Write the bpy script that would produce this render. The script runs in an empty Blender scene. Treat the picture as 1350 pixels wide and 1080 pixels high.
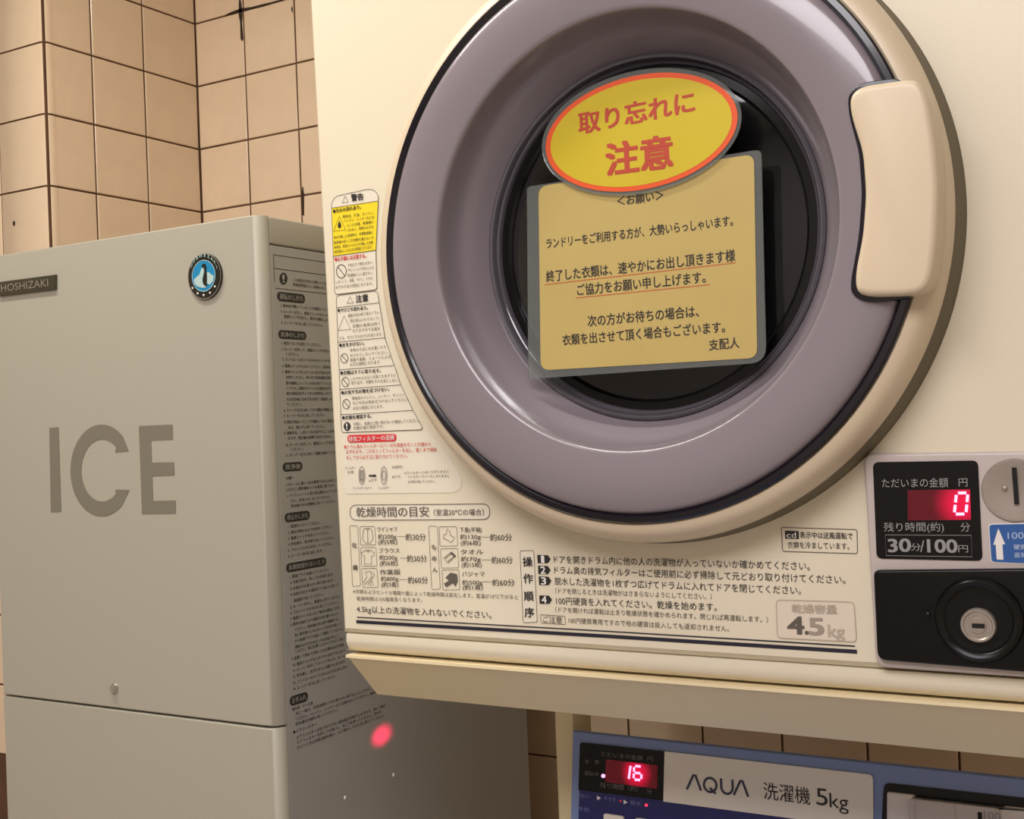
import bpy, bmesh, math, random
from mathutils import Vector, Matrix
random.seed(7)
SC = bpy.context.scene
COL = SC.collection
PI = math.pi

# ------------------------------------------------------------------ camera
H = 1.36                                   # camera height
F = 1618.0
def _rot(y, p, r):
    c, s = math.cos(y), math.sin(y); A = Matrix(((c, 0, s), (0, 1, 0), (-s, 0, c)))
    c, s = math.cos(p), math.sin(p); B = Matrix(((1, 0, 0), (0, c, -s), (0, s, c)))
    c, s = math.cos(r), math.sin(r); C = Matrix(((c, -s, 0), (s, c, 0), (0, 0, 1)))
    return C @ B @ A
M3 = _rot(math.radians(30.678), math.radians(-.631), math.radians(-2.2495))
def _w(v): return Vector((v[0], v[2], -v[1]))
rt, dn, fw = _w(M3[0]), _w(M3[1]), _w(M3[2])
camd = bpy.data.cameras.new('camera'); cam = bpy.data.objects.new('camera', camd); COL.objects.link(cam)
EYE = Vector((0, 0, H))
cam.matrix_world = Matrix(((rt.x, -dn.x, -fw.x, 0), (rt.y, -dn.y, -fw.y, 0), (rt.z, -dn.z, -fw.z, H), (0, 0, 0, 1)))
camd.lens = F * 36 / 1350; camd.sensor_width = 36; camd.clip_start = .01
SC.camera = cam
def ray(px, py): return rt * ((px - 675) / F) + dn * ((py - 540) / F) + fw

# ------------------------------------------------------------------ world, lights, exposure
SC.view_settings.view_transform = 'Standard'; SC.view_settings.look = 'None'
SC.view_settings.exposure = 0; SC.view_settings.gamma = 1; SC.view_settings.use_curve_mapping = False
wd = bpy.data.worlds.new('world'); SC.world = wd; wd.use_nodes = True
wd.node_tree.nodes['Background'].inputs[0].default_value = (1.0, .90, .80, 1)
wd.node_tree.nodes['Background'].inputs[1].default_value = .05
def area(name, loc, target, sx, sy, power, col):
    l = bpy.data.lights.new(name, 'AREA'); l.shape = 'RECTANGLE'; l.size = sx; l.size_y = sy; l.energy = power; l.color = col
    o = bpy.data.objects.new(name, l); COL.objects.link(o); o.location = loc
    o.rotation_euler = (Vector(target) - Vector(loc)).to_track_quat('-Z', 'Y').to_euler(); return o
area('ceiling_tube', (-1.00, .50, 2.32), (-1.00, .50, 0), .8, .06, 11.5, (1.0, .965, .87))
area('ceiling_panel', (-.2, -.6, 2.33), (-.2, -.6, 0), 1.2, 1.0, 33, (1.0, .965, 1.0))
def spot(name, loc, target, power, ang, blend, col):
    l = bpy.data.lights.new(name, 'SPOT'); l.energy = power; l.spot_size = math.radians(ang); l.spot_blend = blend; l.color = col; l.shadow_soft_size = .004
    o = bpy.data.objects.new(name, l); COL.objects.link(o); o.location = loc
    o.rotation_euler = (Vector(target) - Vector(loc)).to_track_quat('-Z', 'Y').to_euler(); return o

# ------------------------------------------------------------------ materials
def lin(c):
    return tuple(((x / 255) / 12.92 if x / 255 <= .04045 else ((x / 255 + .055) / 1.055) ** 2.4) for x in c) + (1,)
def mat(name, rgb, rough=.5, metal=0, coat=0, emit=None, es=0, spec=.5, noise=0, nscale=8, bump=0, bscale=400):
    m = bpy.data.materials.new(name); m.use_nodes = True; nt = m.node_tree; b = nt.nodes['Principled BSDF']
    b.inputs['Base Color'].default_value = lin(rgb); b.inputs['Coat Roughness'].default_value = .06; b.inputs['Roughness'].default_value = rough
    b.inputs['Metallic'].default_value = metal; b.inputs['Coat Weight'].default_value = coat
    b.inputs['Specular IOR Level'].default_value = spec
    if emit: b.inputs['Emission Color'].default_value = lin(emit); b.inputs['Emission Strength'].default_value = es
    if noise or bump: tc = nt.nodes.new('ShaderNodeTexCoord')
    if noise:
        n = nt.nodes.new('ShaderNodeTexNoise'); n.inputs['Scale'].default_value = nscale; n.inputs['Detail'].default_value = 5
        nt.links.new(tc.outputs['Object'], n.inputs['Vector'])
        h = nt.nodes.new('ShaderNodeMixRGB'); h.blend_type = 'MULTIPLY'; h.inputs[0].default_value = 1
        r = nt.nodes.new('ShaderNodeMapRange'); r.inputs['From Min'].default_value = .3; r.inputs['From Max'].default_value = .7
        r.inputs['To Min'].default_value = 1 - noise; r.inputs['To Max'].default_value = 1.0
        nt.links.new(n.outputs['Fac'], r.inputs['Value']); h.inputs[1].default_value = lin(rgb)
        nt.links.new(r.outputs['Result'], h.inputs[2]); nt.links.new(h.outputs[0], b.inputs['Base Color'])
    if bump:
        n = nt.nodes.new('ShaderNodeTexNoise'); n.inputs['Scale'].default_value = bscale
        nt.links.new(tc.outputs['Object'], n.inputs['Vector'])
        u = nt.nodes.new('ShaderNodeBump'); u.inputs['Strength'].default_value = bump; u.inputs['Distance'].default_value = .001
        nt.links.new(n.outputs['Fac'], u.inputs['Height']); nt.links.new(u.outputs['Normal'], b.inputs['Normal'])
    return m
def clear(name, tint, glossrough, base=(0.5, .5, .5), amount=.1):
    m = bpy.data.materials.new(name); m.use_nodes = True; nt = m.node_tree; nt.nodes.clear()
    o = nt.nodes.new('ShaderNodeOutputMaterial'); t = nt.nodes.new('ShaderNodeBsdfTransparent'); t.inputs[0].default_value = tint + (1,)
    g = nt.nodes.new('ShaderNodeBsdfGlossy'); g.inputs[0].default_value = (1, 1, 1, 1); g.inputs['Roughness'].default_value = glossrough
    d = nt.nodes.new('ShaderNodeBsdfDiffuse'); d.inputs[0].default_value = base + (1,)
    m1 = nt.nodes.new('ShaderNodeMixShader'); m1.inputs[0].default_value = amount
    nt.links.new(t.outputs[0], m1.inputs[1]); nt.links.new(d.outputs[0], m1.inputs[2])
    fr = nt.nodes.new('ShaderNodeFresnel'); fr.inputs[0].default_value = 1.5
    m2 = nt.nodes.new('ShaderNodeMixShader'); nt.links.new(fr.outputs[0], m2.inputs[0])
    nt.links.new(m1.outputs[0], m2.inputs[1]); nt.links.new(g.outputs[0], m2.inputs[2]); nt.links.new(m2.outputs[0], o.inputs[0])
    return m
cream = mat('cream_painted_steel', (228, 217, 192), .34, coat=.15, bump=.05, bscale=600)
cream_plastic = mat('cream_plastic', (214, 196, 168), .36, bump=.03)
skirt_m = mat('beige_painted_steel', (238, 220, 178), .5, noise=.05)
tray_m = skirt_m
navy_trim = mat('navy_black_trim', (16, 12, 24), .2, coat=.3)
lilac = mat('lilac_grey_plastic', (134, 124, 129), .22, coat=.5)
olive = mat('olive_rubber', (108, 98, 76), .6)
smoke = mat('smoky_lip_plastic', (84, 80, 86), .08, coat=.8)
black_gloss = mat('black_gloss_plastic', (12, 11, 12), .14, spec=.35)
black_satin = mat('black_satin_plastic', (11, 10, 10), .3, spec=.3)
drum_m = mat('dark_drum_steel', (120, 116, 106), .45, metal=.6)
glass_m = clear('dark_window_glass', (.22, .22, .21), .03, (.02, .02, .02), .35)
film_m = clear('laminate_film', (.80, .82, .80), .12, (.55, .58, .56), .15)
ice_m = mat('warm_grey_painted_steel', (171, 165, 149), .42, bump=.06, bscale=700)
ice_side_m = mat('grey_vinyl_steel', (170, 168, 160), .38, bump=.05, bscale=700)
tile_m = mat('beige_glazed_tile', (230, 204, 174), .16, noise=.05, nscale=3, bump=.05, bscale=25)
grout_m = mat('dirty_brown_grout', (98, 66, 42), .9, noise=.35, nscale=20)
stain_m = mat('mould_stain', (52, 34, 22), .9)
ink = mat('black_ink', (38, 34, 32), .6)
ink_soft = mat('grey_ink', (96, 88, 78), .6)
ink_faint = mat('faded_ink', (186, 172, 154), .6)
ink_navy = mat('navy_ink', (30, 28, 44), .5)
ice_ink = mat('grey_print', (122, 115, 100), .5)
side_ink = mat('dark_grey_print', (52, 50, 44), .6)
sticker = mat('off_white_sticker', (229, 220, 200), .4)
yellow = mat('yellow_print', (240, 214, 40), .45)
red_ink = mat('red_print', (214, 52, 56), .5)
pink_ink = mat('pink_red_print', (214, 110, 98), .5)
white_ink = mat('white_print', (232, 228, 222), .5)
paper_m = mat('yellow_paper', (190, 166, 98), .55, noise=.07, nscale=18)
sign_yellow = mat('sign_yellow_paper', (204, 180, 26), .5, noise=.05, nscale=20)
sign_orange = mat('sign_orange_print', (226, 84, 30), .5)
sign_red = mat('sign_red_print', (184, 66, 40), .55)
plate_m = mat('pinkish_silver_plastic', (196, 184, 178), .35, coat=.1)
silver = mat('brushed_silver', (176, 166, 156), .38, metal=.7)
chrome = mat('chrome', (200, 196, 190), .12, metal=1)
dark_m = mat('dark_recess', (12, 11, 10), .8)
grey_print = mat('silver_grey_print', (150, 148, 146), .5)
disp_dim = mat('unlit_red_filter', (60, 8, 16), .25, emit=(120, 0, 30), es=.25)
led_hot = mat('pink_white_led', (255, 160, 210), .4, emit=(255, 170, 225), es=1.6)
led_red = mat('red_led', (255, 40, 60), .4, emit=(255, 40, 70), es=2.2)
blue_label = mat('blue_label', (48, 92, 158), .4)
blue_frame = mat('slate_blue_plastic', (122, 140, 182), .35)
navy_pan = mat('navy_panel', (34, 36, 96), .3)
name_m = mat('greige_panel', (236, 226, 210), .45)
white_pl = mat('white_plastic', (220, 210, 204), .35)
badge_dark = mat('badge_black', (30, 28, 22), .3)
badge_blue = mat('badge_blue', (28, 132, 178), .35)
badge_snow = mat('badge_snow', (176, 200, 196), .4)
plate_brown = mat('dark_bronze_plate', (74, 68, 54), .35, metal=.4)
wall_m = mat('cream_wall_paint', (214, 206, 192), .8)
floor_m = mat('pale_vinyl_floor', (204, 192, 178), .6, noise=.2, nscale=12)
def glow_mat(name, centre, radius):          # backlit LED window: the light spreads round the lit digit
    m = bpy.data.materials.new(name); m.use_nodes = True; nt = m.node_tree; b = nt.nodes['Principled BSDF']
    b.inputs['Base Color'].default_value = lin((70, 8, 20)); b.inputs['Roughness'].default_value = .25
    g = nt.nodes.new('ShaderNodeNewGeometry'); d = nt.nodes.new('ShaderNodeVectorMath'); d.operation = 'DISTANCE'
    d.inputs[1].default_value = centre; nt.links.new(g.outputs['Position'], d.inputs[0])
    r = nt.nodes.new('ShaderNodeMapRange'); r.interpolation_type = 'SMOOTHSTEP'
    r.inputs['From Min'].default_value = radius * .15; r.inputs['From Max'].default_value = radius
    r.inputs['To Min'].default_value = 1.0; r.inputs['To Max'].default_value = .07
    nt.links.new(d.outputs['Value'], r.inputs['Value'])
    b.inputs['Emission Color'].default_value = lin((235, 0, 62)); nt.links.new(r.outputs['Result'], b.inputs['Emission Strength'])
    return m

# ------------------------------------------------------------------ helpers
def link(name, bm, m, parent=None, smooth=False):
    me = bpy.data.meshes.new(name)
    bmesh.ops.recalc_face_normals(bm, faces=bm.faces) if smooth != 'keep' else None
    bm.to_mesh(me); bm.free()
    if m: me.materials.append(m)
    o = bpy.data.objects.new(name, me); COL.objects.link(o)
    if parent: o.parent = parent
    if smooth is True:
        for p in me.polygons: p.use_smooth = True
        try: me.set_sharp_from_angle(angle=math.radians(38))
        except Exception: pass
    return o
def empty(name, loc):
    o = bpy.data.objects.new(name, None); COL.objects.link(o); o.empty_display_size = .1; return o
def tag(o, label, cat, group=None):
    o['label'] = label; o['category'] = cat
    if group: o['group'] = group
def box(bm, x0, x1, y0, y1, z0, z1, bev=0, seg=2):
    r = bmesh.ops.create_cube(bm, size=1); vs = r['verts']
    for v in vs: v.co = Vector(((x0 + x1) / 2 + v.co.x * (x1 - x0), (y0 + y1) / 2 + v.co.y * (y1 - y0), (z0 + z1) / 2 + v.co.z * (z1 - z0)))
    if bev:
        es = list({e for v in vs for e in v.link_edges}); bmesh.ops.bevel(bm, geom=es, offset=bev, segments=seg, affect='EDGES', profile=.5)
    return bm
def B(): return bmesh.new()
class Plane:
    """a real flat face of the room: a point, its outward normal and its up direction"""
    def __init__(s, p, n, up): s.p = Vector(p); s.n = Vector(n).normalized(); s.up = Vector(up).normalized()
    def hit(s, px, py, off=0):
        r = ray(px, py); t = (s.p - EYE).dot(s.n) / r.dot(s.n); return EYE + r * t + s.n * off
YD = .80
DRY = Plane((0, YD, 0), (0, -1, 0), (0, 0, 1))
ICEF = Plane((0, .85, 0), (0, -1, 0), (0, 0, 1))
XI = -.7668
ICES = Plane((XI, 0, 0), (1, 0, 0), (0, 0, 1))
def prism(bm, pts, n, t):
    """flat polygon pts (3D) with thickness t behind it (against n)"""
    a = [bm.verts.new(p) for p in pts]
    bm.faces.new(a)
    if t:
        b = [bm.verts.new(Vector(p) - n * t) for p in pts]; bm.faces.new(b[::-1]); k = len(a)
        for i in range(k): bm.faces.new((a[i], a[(i + 1) % k], b[(i + 1) % k], b[i]))
def rounded(c, r, seg=5):
    """round the corners of a pixel polygon"""
    out = []; n = len(c)
    for i in range(n):
        p, q, s = Vector(c[i - 1]), Vector(c[i]), Vector(c[(i + 1) % n]); rr = r[i] if isinstance(r, (list, tuple)) else r
        if rr <= 0: out.append(tuple(q)); continue
        a = q + (p - q).normalized() * min(rr, (p - q).length / 2); b = q + (s - q).normalized() * min(rr, (s - q).length / 2)
        for k in range(seg + 1):
            t = k / seg; out.append(tuple(a * (1 - t) ** 2 + q * 2 * t * (1 - t) + b * t * t))
    return out
def ell(cx, cy, rx, ry, n=32, sh=0): return [(cx + rx * math.cos(2 * PI * k / n), cy + sh * math.cos(2 * PI * k / n) + ry * math.sin(2 * PI * k / n)) for k in range(n)]
def poly(name, pl, pts, m, parent, off=.0004, t=0.0003, bm=None, bev=0):
    own = bm is None; bm = bm or B()
    P = [pl.hit(x, y, off) for x, y in pts]
    if not bev: prism(bm, P, pl.n, t)
    else:
        P = [p for i, p in enumerate(P) if (p - P[i - 1]).length > 1e-5]; n = len(P)
        area2 = sum((P[i] - P[0]).cross(P[(i + 1) % n] - P[0]).dot(pl.n) for i in range(n)); sg = 1 if area2 > 0 else -1
        nr = []
        for i in range(n):
            a = pl.n.cross((P[i] - P[i - 1]).normalized()) * sg; b = pl.n.cross((P[(i + 1) % n] - P[i]).normalized()) * sg
            m_ = (a + b).normalized(); nr.append(m_ / max(.5, m_.dot(a)))
        K = 5; L = [[bm.verts.new(p - pl.n * t) for p in P]]
        for k in range(K + 1):
            a = k / K * PI / 2; L.append([bm.verts.new(p + q * (bev * (1 - math.cos(a))) - pl.n * (bev * (1 - math.sin(a)))) for p, q in zip(P, nr)])
        for A_, B_ in zip(L, L[1:]):
            for i in range(n): bm.faces.new((A_[i], A_[(i + 1) % n], B_[(i + 1) % n], B_[i]))
        bm.faces.new(L[-1]); bm.faces.new(L[0][::-1])
    if own: return link(name, bm, m, parent, smooth=bool(bev))
def stroke(bm, pl, pts, w, off, closed=False):
    P = [pl.hit(x, y, off) for x, y in pts]; n = len(P); L = []
    for i in range(n):
        a = P[i - 1] if (i or closed) else P[i]; b = P[(i + 1) % n] if (i < n - 1 or closed) else P[i]
        d = (b - a).normalized(); s = pl.n.cross(d) * (w / 2); L.append((bm.verts.new(P[i] + s), bm.verts.new(P[i] - s)))
    for i in range(n if closed else n - 1):
        j = (i + 1) % n; bm.faces.new((L[i][0], L[i][1], L[j][1], L[j][0]))
def lathe(bm, cx, cz, prof, n=128):
    """turn (radius, depth) points about the axis that runs along Y through cx, cz"""
    rings = []
    for r, y in prof:
        if r < 1e-6: rings.append([bm.verts.new((cx, y, cz))]); continue
        rings.append([bm.verts.new((cx + r * math.cos(2 * PI * k / n), y, cz + r * math.sin(2 * PI * k / n))) for k in range(n)])
    for a, b in zip(rings, rings[1:]):
        for k in range(n):
            j = (k + 1) % n
            if len(a) == 1 and len(b) == 1: continue
            if len(a) == 1: bm.faces.new((a[0], b[k], b[j]))
            elif len(b) == 1: bm.faces.new((a[k], a[j], b[0]))
            else: bm.faces.new((a[k], a[j], b[j], b[k]))
# ---- writing: collected, then turned into flat meshes in one pass
TX = []
def T(body, x0, y0, x1, y1, h, key, w=0, ref='国'):
    """body written from pixel (x0,y0) to (x1,y1) along its foot, h pixels tall; key = (name, plane, material, parent, offset)"""
    TX.append((body, (x0, y0, x1, y1, h), key, w, ref))
def TC(org, sc, body, x0, y0, x1, y1, h, key, w=0, ref='国'):
    T(body, org[0] + x0 / sc, org[1] + y0 / sc, org[0] + x1 / sc, org[1] + y1 / sc, h / sc, key, w, ref)
def flush_text():
    tmp = []; refs = {}
    def mk(body, w, res):
        cu = bpy.data.curves.new('t', 'FONT'); cu.body = body; cu.size = 1; cu.resolution_u = res
        o = bpy.data.objects.new('t', cu); COL.objects.link(o); return o
    for r in {t[4] for t in TX}: refs[r] = mk(r, 0, 2)
    for t in TX: tmp.append(mk(t[0], t[3], 4 if t[1][4] > 11 else (3 if t[1][4] > 8 else 2)))
    bpy.context.view_layer.update(); dg = bpy.context.evaluated_depsgraph_get()
    rb = {}
    for r, o in refs.items():
        me = o.evaluated_get(dg).to_mesh(); ys = [v.co.y for v in me.vertices]; rb[r] = (min(ys), max(ys)); o.evaluated_get(dg).to_mesh_clear()
    groups = {}
    for t, o in zip(TX, tmp):
        body, (x0, y0, x1, y1, h), key, w, ref = t; name, pl, m, par, off = key
        ev = o.evaluated_get(dg); me = ev.to_mesh()
        if len(me.vertices):
            xs = [v.co.x for v in me.vertices]; xa, xb = min(xs), max(xs); ya, yb = rb[ref]
            A = pl.hit(x0, y0, off)
            if x1 is None: D = y1; U = pl.up * h                      # placed in metres: y1 = run vector, h = height
            else: D = pl.hit(x1, y1, off) - A; U = pl.hit(x0 - .047 * h, y0 - h, off) - A
            g = groups.setdefault((name, m.name, par.name, round(off, 6), id(pl)), (key, [], []))
            base = len(g[1])
            sx = w * 1.0
            sh = [(0, 0)] if w < .004 else ([(-sx, 0), (sx, 0)] if w < .013 else [(-sx, -sx * .7), (sx, -sx * .7), (sx, sx * .7), (-sx, sx * .7), (0, 0)])
            for kk, (dx, dy) in enumerate(sh):
                base = len(g[1])
                for v in me.vertices: g[1].append(A + D * ((v.co.x + dx - xa) / (xb - xa)) + U * ((v.co.y + dy - ya) / (yb - ya)) + pl.n * (kk * 2.5e-5))
                for p in me.polygons: g[2].append([base + i for i in p.vertices])
        ev.to_mesh_clear()
    for key, vs, fs in groups.values():
        me = bpy.data.meshes.new(key[0]); me.from_pydata(vs, [], fs); me.materials.append(key[2])
        o = bpy.data.objects.new(key[0], me); COL.objects.link(o); o.parent = key[3]
    for o in list(refs.values()) + tmp:
        cu = o.data; bpy.data.objects.remove(o); bpy.data.curves.remove(cu)

# ------------------------------------------------------------------ room
YB, XC, YP = 1.42, -1.397, 1.130           # back wall, inner corner, front of the pillar
def struct(name, m, *b):
    bm = B(); box(bm, *b); o = link(name, bm, m); o['kind'] = 'structure'; return o
struct('floor', floor_m, -2.2, 1.3, -1.6, YB + .2, -.05, 0)
struct('ceiling', wall_m, -2.2, 1.3, -1.6, YB + .2, 2.35, 2.4)
struct('wall_front', mat('dim_wall_paint', (186, 178, 170), .8), -2.2, 1.3, -1.65, -1.6, 0, 2.35)
struct('wall_right', wall_m, 1.3, 1.35, -1.6, YB + .2, 0, 2.35)
wb = struct('wall_back', grout_m, -2.2, 1.3, YB + .0014, YB + .2, 0, 2.35)
wl = struct('wall_left', wall_m, -2.25, -2.2, -1.6, YB + .2, 0, 2.35)
wp = struct('wall_pillar', grout_m, -2.2, XC - .0014, YP + .0014, YB + .004, 0, 2.35)
GJ = .0027                                 # joint width
def tile_mesh(bull=False):
    bm = B(); a, t, c = .5, .004, .016     # unit tile in x/z, real depth in y
    def ring(s, y): return [bm.verts.new((sx * s, y, sz * s)) for sx, sz in ((-1, -1), (1, -1), (1, 1), (-1, 1))]
    r = [ring(a, .004), ring(a, .0009), ring(a - c * .5, .0002), ring(a - c * 1.6, 0)]
    for p, q in zip(r, r[1:]):
        for k in range(4): bm.faces.new((p[k], p[(k + 1) % 4], q[(k + 1) % 4], q[k]))
    bm.faces.new(r[-1])
    me = bpy.data.meshes.new('tile'); bmesh.ops.recalc_face_normals(bm, faces=bm.faces); bm.to_mesh(me); bm.free(); me.materials.append(tile_m); return me
TM = tile_mesh()
def bull_mesh():                            # glazed corner tile with a rounded right edge
    bm = B(); R = .10; pts = [(-.5, .004), (-.5, .0009), (-.49, 0)]
    for k in range(7): a = k / 6 * PI / 2; pts.append((.5 - R + R * math.sin(a), .010 - .010 * math.cos(a)))
    pts.append((.5, .014)); pts.append((.4, .014))
    lo = [bm.verts.new((x, y, -.5)) for x, y in pts]; hi = [bm.verts.new((x, y, .5)) for x, y in pts]; n = len(pts)
    for i in range(n): bm.faces.new((lo[i], lo[(i + 1) % n], hi[(i + 1) % n], hi[i]))
    bm.faces.new(lo); bm.faces.new(hi)
    me = bpy.data.meshes.new('corner_tile'); bmesh.ops.recalc_face_normals(bm, faces=bm.faces); bm.to_mesh(me); bm.free(); me.materials.append(tile_m)
    for p in me.polygons: p.use_smooth = abs(p.normal.z) < .5
    me.set_sharp_from_angle(angle=math.radians(30))
    return me
BM_ = bull_mesh()
ZR = [H + .352 + .0995 * k for k in range(-8, 8)]
ZR = [z for z in ZR if z < 2.35]
def put_tile(me, parent, c, w, h, rz, jit=.35):
    o = bpy.data.objects.new('tile', me); COL.objects.link(o); o.parent = parent; o.location = c
    o.scale = (w - GJ, 1, h - GJ); o.rotation_euler = (math.radians(random.uniform(-jit, jit)), 0, rz + math.radians(random.uniform(-jit, jit)))
XS = [XC + .1012 * k for k in range(0, 17)]
for z0, z1 in zip(ZR, ZR[1:]):
    for x0, x1 in zip(XS, XS[1:]): put_tile(TM, wb, ((x0 + x1) / 2, YB, (z0 + z1) / 2), x1 - x0, z1 - z0, 0)
    for y0, y1 in zip([YP + .0098, 1.213, 1.311], [1.213, 1.311, YB]):
        put_tile(TM, wp, (XC, (y0 + y1) / 2, (z0 + z1) / 2), y1 - y0, z1 - z0, PI / 2)
    put_tile(BM_, wp, (XC - .0500, YP, (z0 + z1) / 2), .1037, z1 - z0, 0, 0)
    for k in (1, 2, 3): put_tile(TM, wp, (XC - .0505 - .101 * k, YP, (z0 + z1) / 2), .101, z1 - z0, 0)
# lower tiling, out of reach of the eye: one joined part per wall
def low(parent, cells):
    bm = B()
    for (x0, x1, y0, y1, z0, z1) in cells: box(bm, x0, x1, y0, y1, z0, z1)
    o = link('lower_tiling', bm, tile_m, parent); o['kind'] = 'stuff'
zl = [ZR[0] - .0995 * k for k in range(0, 10) if ZR[0] - .0995 * k > 0]
low(wb, [(x0 + .001, x1 - .001, YB, YB + .004, z - .0985, z - .001) for z in zl if z - .0985 > 0 for x0, x1 in zip(XS, XS[1:])])
low(wp, [(XC - .004, XC, y0 + .001, y1 - .001, z - .0985, z - .001) for z in zl if z - .0985 > 0 for y0, y1 in zip([YP, 1.213, 1.311], [1.213, 1.311, YB])])
# dark stain in the joints and a fleck on the pillar
WB = Plane((0, YB - .0004, 0), (0, -1, 0), (0, 0, 1)); WP = Plane((0, YP - .0006, 0), (0, -1, 0), (0, 0, 1))
bm = B()
def blob(pl, pts, w):
    n = len(pts); up = []; dnn = []
    for i, (x, y) in enumerate(pts):
        q = w[i] / 2; up.append((x, y - q)); dnn.append((x, y + q))
    prism(bm, [pl.hit(x, y, .0002) for x, y in up + dnn[::-1]], pl.n, 0)
def vblob(pl, pts, w):
    a = [(x - w[i] / 2, y) for i, (x, y) in enumerate(pts)]; b = [(x + w[i] / 2, y) for i, (x, y) in enumerate(pts)]
    prism(bm, [pl.hit(x, y, .0002) for x, y in a + b[::-1]], pl.n, 0)
blob(WB, [(297, 20), (305, 17), (312, 15), (320, 13), (332, 10.5), (345, 7.5), (358, 4), (372, 0)], [.6, 2.5, 4, 4.5, 2.5, 3.5, 2, 1.6])
vblob(WB, [(316.2, 0), (316.8, 10), (317.3, 20), (317.8, 30), (318.4, 40), (319, 51), (319.2, 54)], [2.2, 4, 5, 2.4, 3, 3.6, .8])
vblob(WB, [(385, 8), (384.8, 12), (385.4, 17)], [.5, 2, .5])
vblob(WB, [(399, 246), (399.2, 256), (399.6, 268), (400, 284)], [1, 3, 2.6, 2])
link('mould_stain', bm, stain_m, wb)
bm = B(); vblob(WP, [(18.6, 291), (18.4, 293), (18.2, 296), (18.6, 298)], [.8, 3.2, 2.8, .8]); link('dark_fleck', bm, stain_m, wp)

# ------------------------------------------------------------------ ice machine
ice = empty('ice_machine', 0); ice.location = (0, 0, 0)
tag(ice, 'tall warm grey ice machine with large ICE lettering, left of the dryer', 'ice machine')
XL = -1.154; ZT = H + .2005
seamz = ICEF.hit(300, 953).z
def round_corner_panel(name, z0, z1, m, rr=.0135, depth=.0142):
    bm = B(); pts = [(XL, .85 + depth), (XL, .853), (XL + .003, .85)]
    for k in range(9):
        a = k / 8 * PI / 2; pts.append((XI - rr + rr * math.sin(a), .85 + rr - rr * math.cos(a)))
    pts.append((XI, .85 + depth))
    e = .0012
    rings = [[(x, y + (e if 0 < i < len(pts) - 1 else 0)) for i, (x, y) in enumerate(pts)], pts, pts, [(x, y + (e if 0 < i < len(pts) - 1 else 0)) for i, (x, y) in enumerate(pts)]]
    zz = [z0, z0 + e, z1 - e, z1]; R = [[bm.verts.new((x, y, z)) for x, y in r] for r, z in zip(rings, zz)]; n = len(pts)
    for a, b in zip(R, R[1:]):
        for i in range(n): bm.faces.new((a[i], a[(i + 1) % n], b[(i + 1) % n], b[i]))
    bm.faces.new(R[0]); bm.faces.new(R[-1]); return link(name, bm, m, ice, smooth=True)
up_ = round_corner_panel('upper_front_panel', seamz + .0009, ZT, ice_m)
lo_ = round_corner_panel('lower_front_panel', .10, seamz - .0009, ice_m)
bm = B(); box(bm, XL + .002, XI - .0001, .8648, 1.30, .10, ZT - .0265, .001); link('side_panel', bm, ice_side_m, ice)
bm = B(); box(bm, XL + .002, XI + .0002, .8648, 1.30, ZT - .0255, ZT, .002, 3); link('top_cover', bm, ice_m, ice, True)
bm = B(); box(bm, XL + .004, XI - .004, .8645, 1.29, .0995, seamz); link('inner_frame', bm, dark_m, ice)
for x in (XL + .04, XI - .04):
    for y in (.91, 1.26):
        bm = B(); bmesh.ops.create_cone(bm, cap_ends=True, segments=20, radius1=.024, radius2=.018, depth=.1, matrix=Matrix.Translation((x, y, .05))); link('foot', bm, black_satin, ice, True)
k = ('ice_lettering', ICEF, ice_ink, ice, .0005)
bm = B(); o5 = .0004
prism(bm, [ICEF.hit(x, y, o5) for x, y in ((65.3, 564.3), (77.5, 563.3), (81, 674.5), (67.3, 675.3))], ICEF.n, 0)
E_ = [(183.3, 561.8), (227.7, 559.8), (228, 579.5), (199.5, 580.7), (200.3, 610), (229.6, 609.5), (230.2, 626.5), (201.2, 628), (202, 660.5), (231.7, 659.8), (232, 677), (187.5, 677.8)]
prism(bm, [ICEF.hit(x, y, o5) for x, y in E_], ICEF.n, 0)
cxx, cyy = 134.5, 620.3; out_, in_ = [], []
for q in range(41):
    a = math.radians(43 + (360 - 84) * q / 40)
    out_.append((cxx + 1.0 * (math.cos(a) * 41.3) + 0, cyy + math.sin(a) * 60.5)); in_.append((cxx + math.cos(a) * 27.5 + .5, cyy + math.sin(a) * 41))
out_[0] = (171, 646); in_[0] = (152.5, 645.5); out_[-1] = (170, 594.8); in_[-1] = (152, 596.5)
for q in range(40):
    prism(bm, [ICEF.hit(*p, o5) for p in (out_[q], out_[q + 1], in_[q + 1], in_[q])], ICEF.n, 0)
link('ice_lettering', bm, ice_ink, up_)
# nameplate
npl = poly('nameplate', ICEF, [(.7, 372.2), (75.6, 362.3), (75.6, 381.5), (.7, 390.7)], plate_brown, up_, .003, .003, bev=.0006)
T('HOSHIZAKI', 5.2, 385.2, 67.2, 377.6, 9.3, ('nameplate_lettering', ICEF, silver, up_, .0034), .0, 'H')
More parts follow.
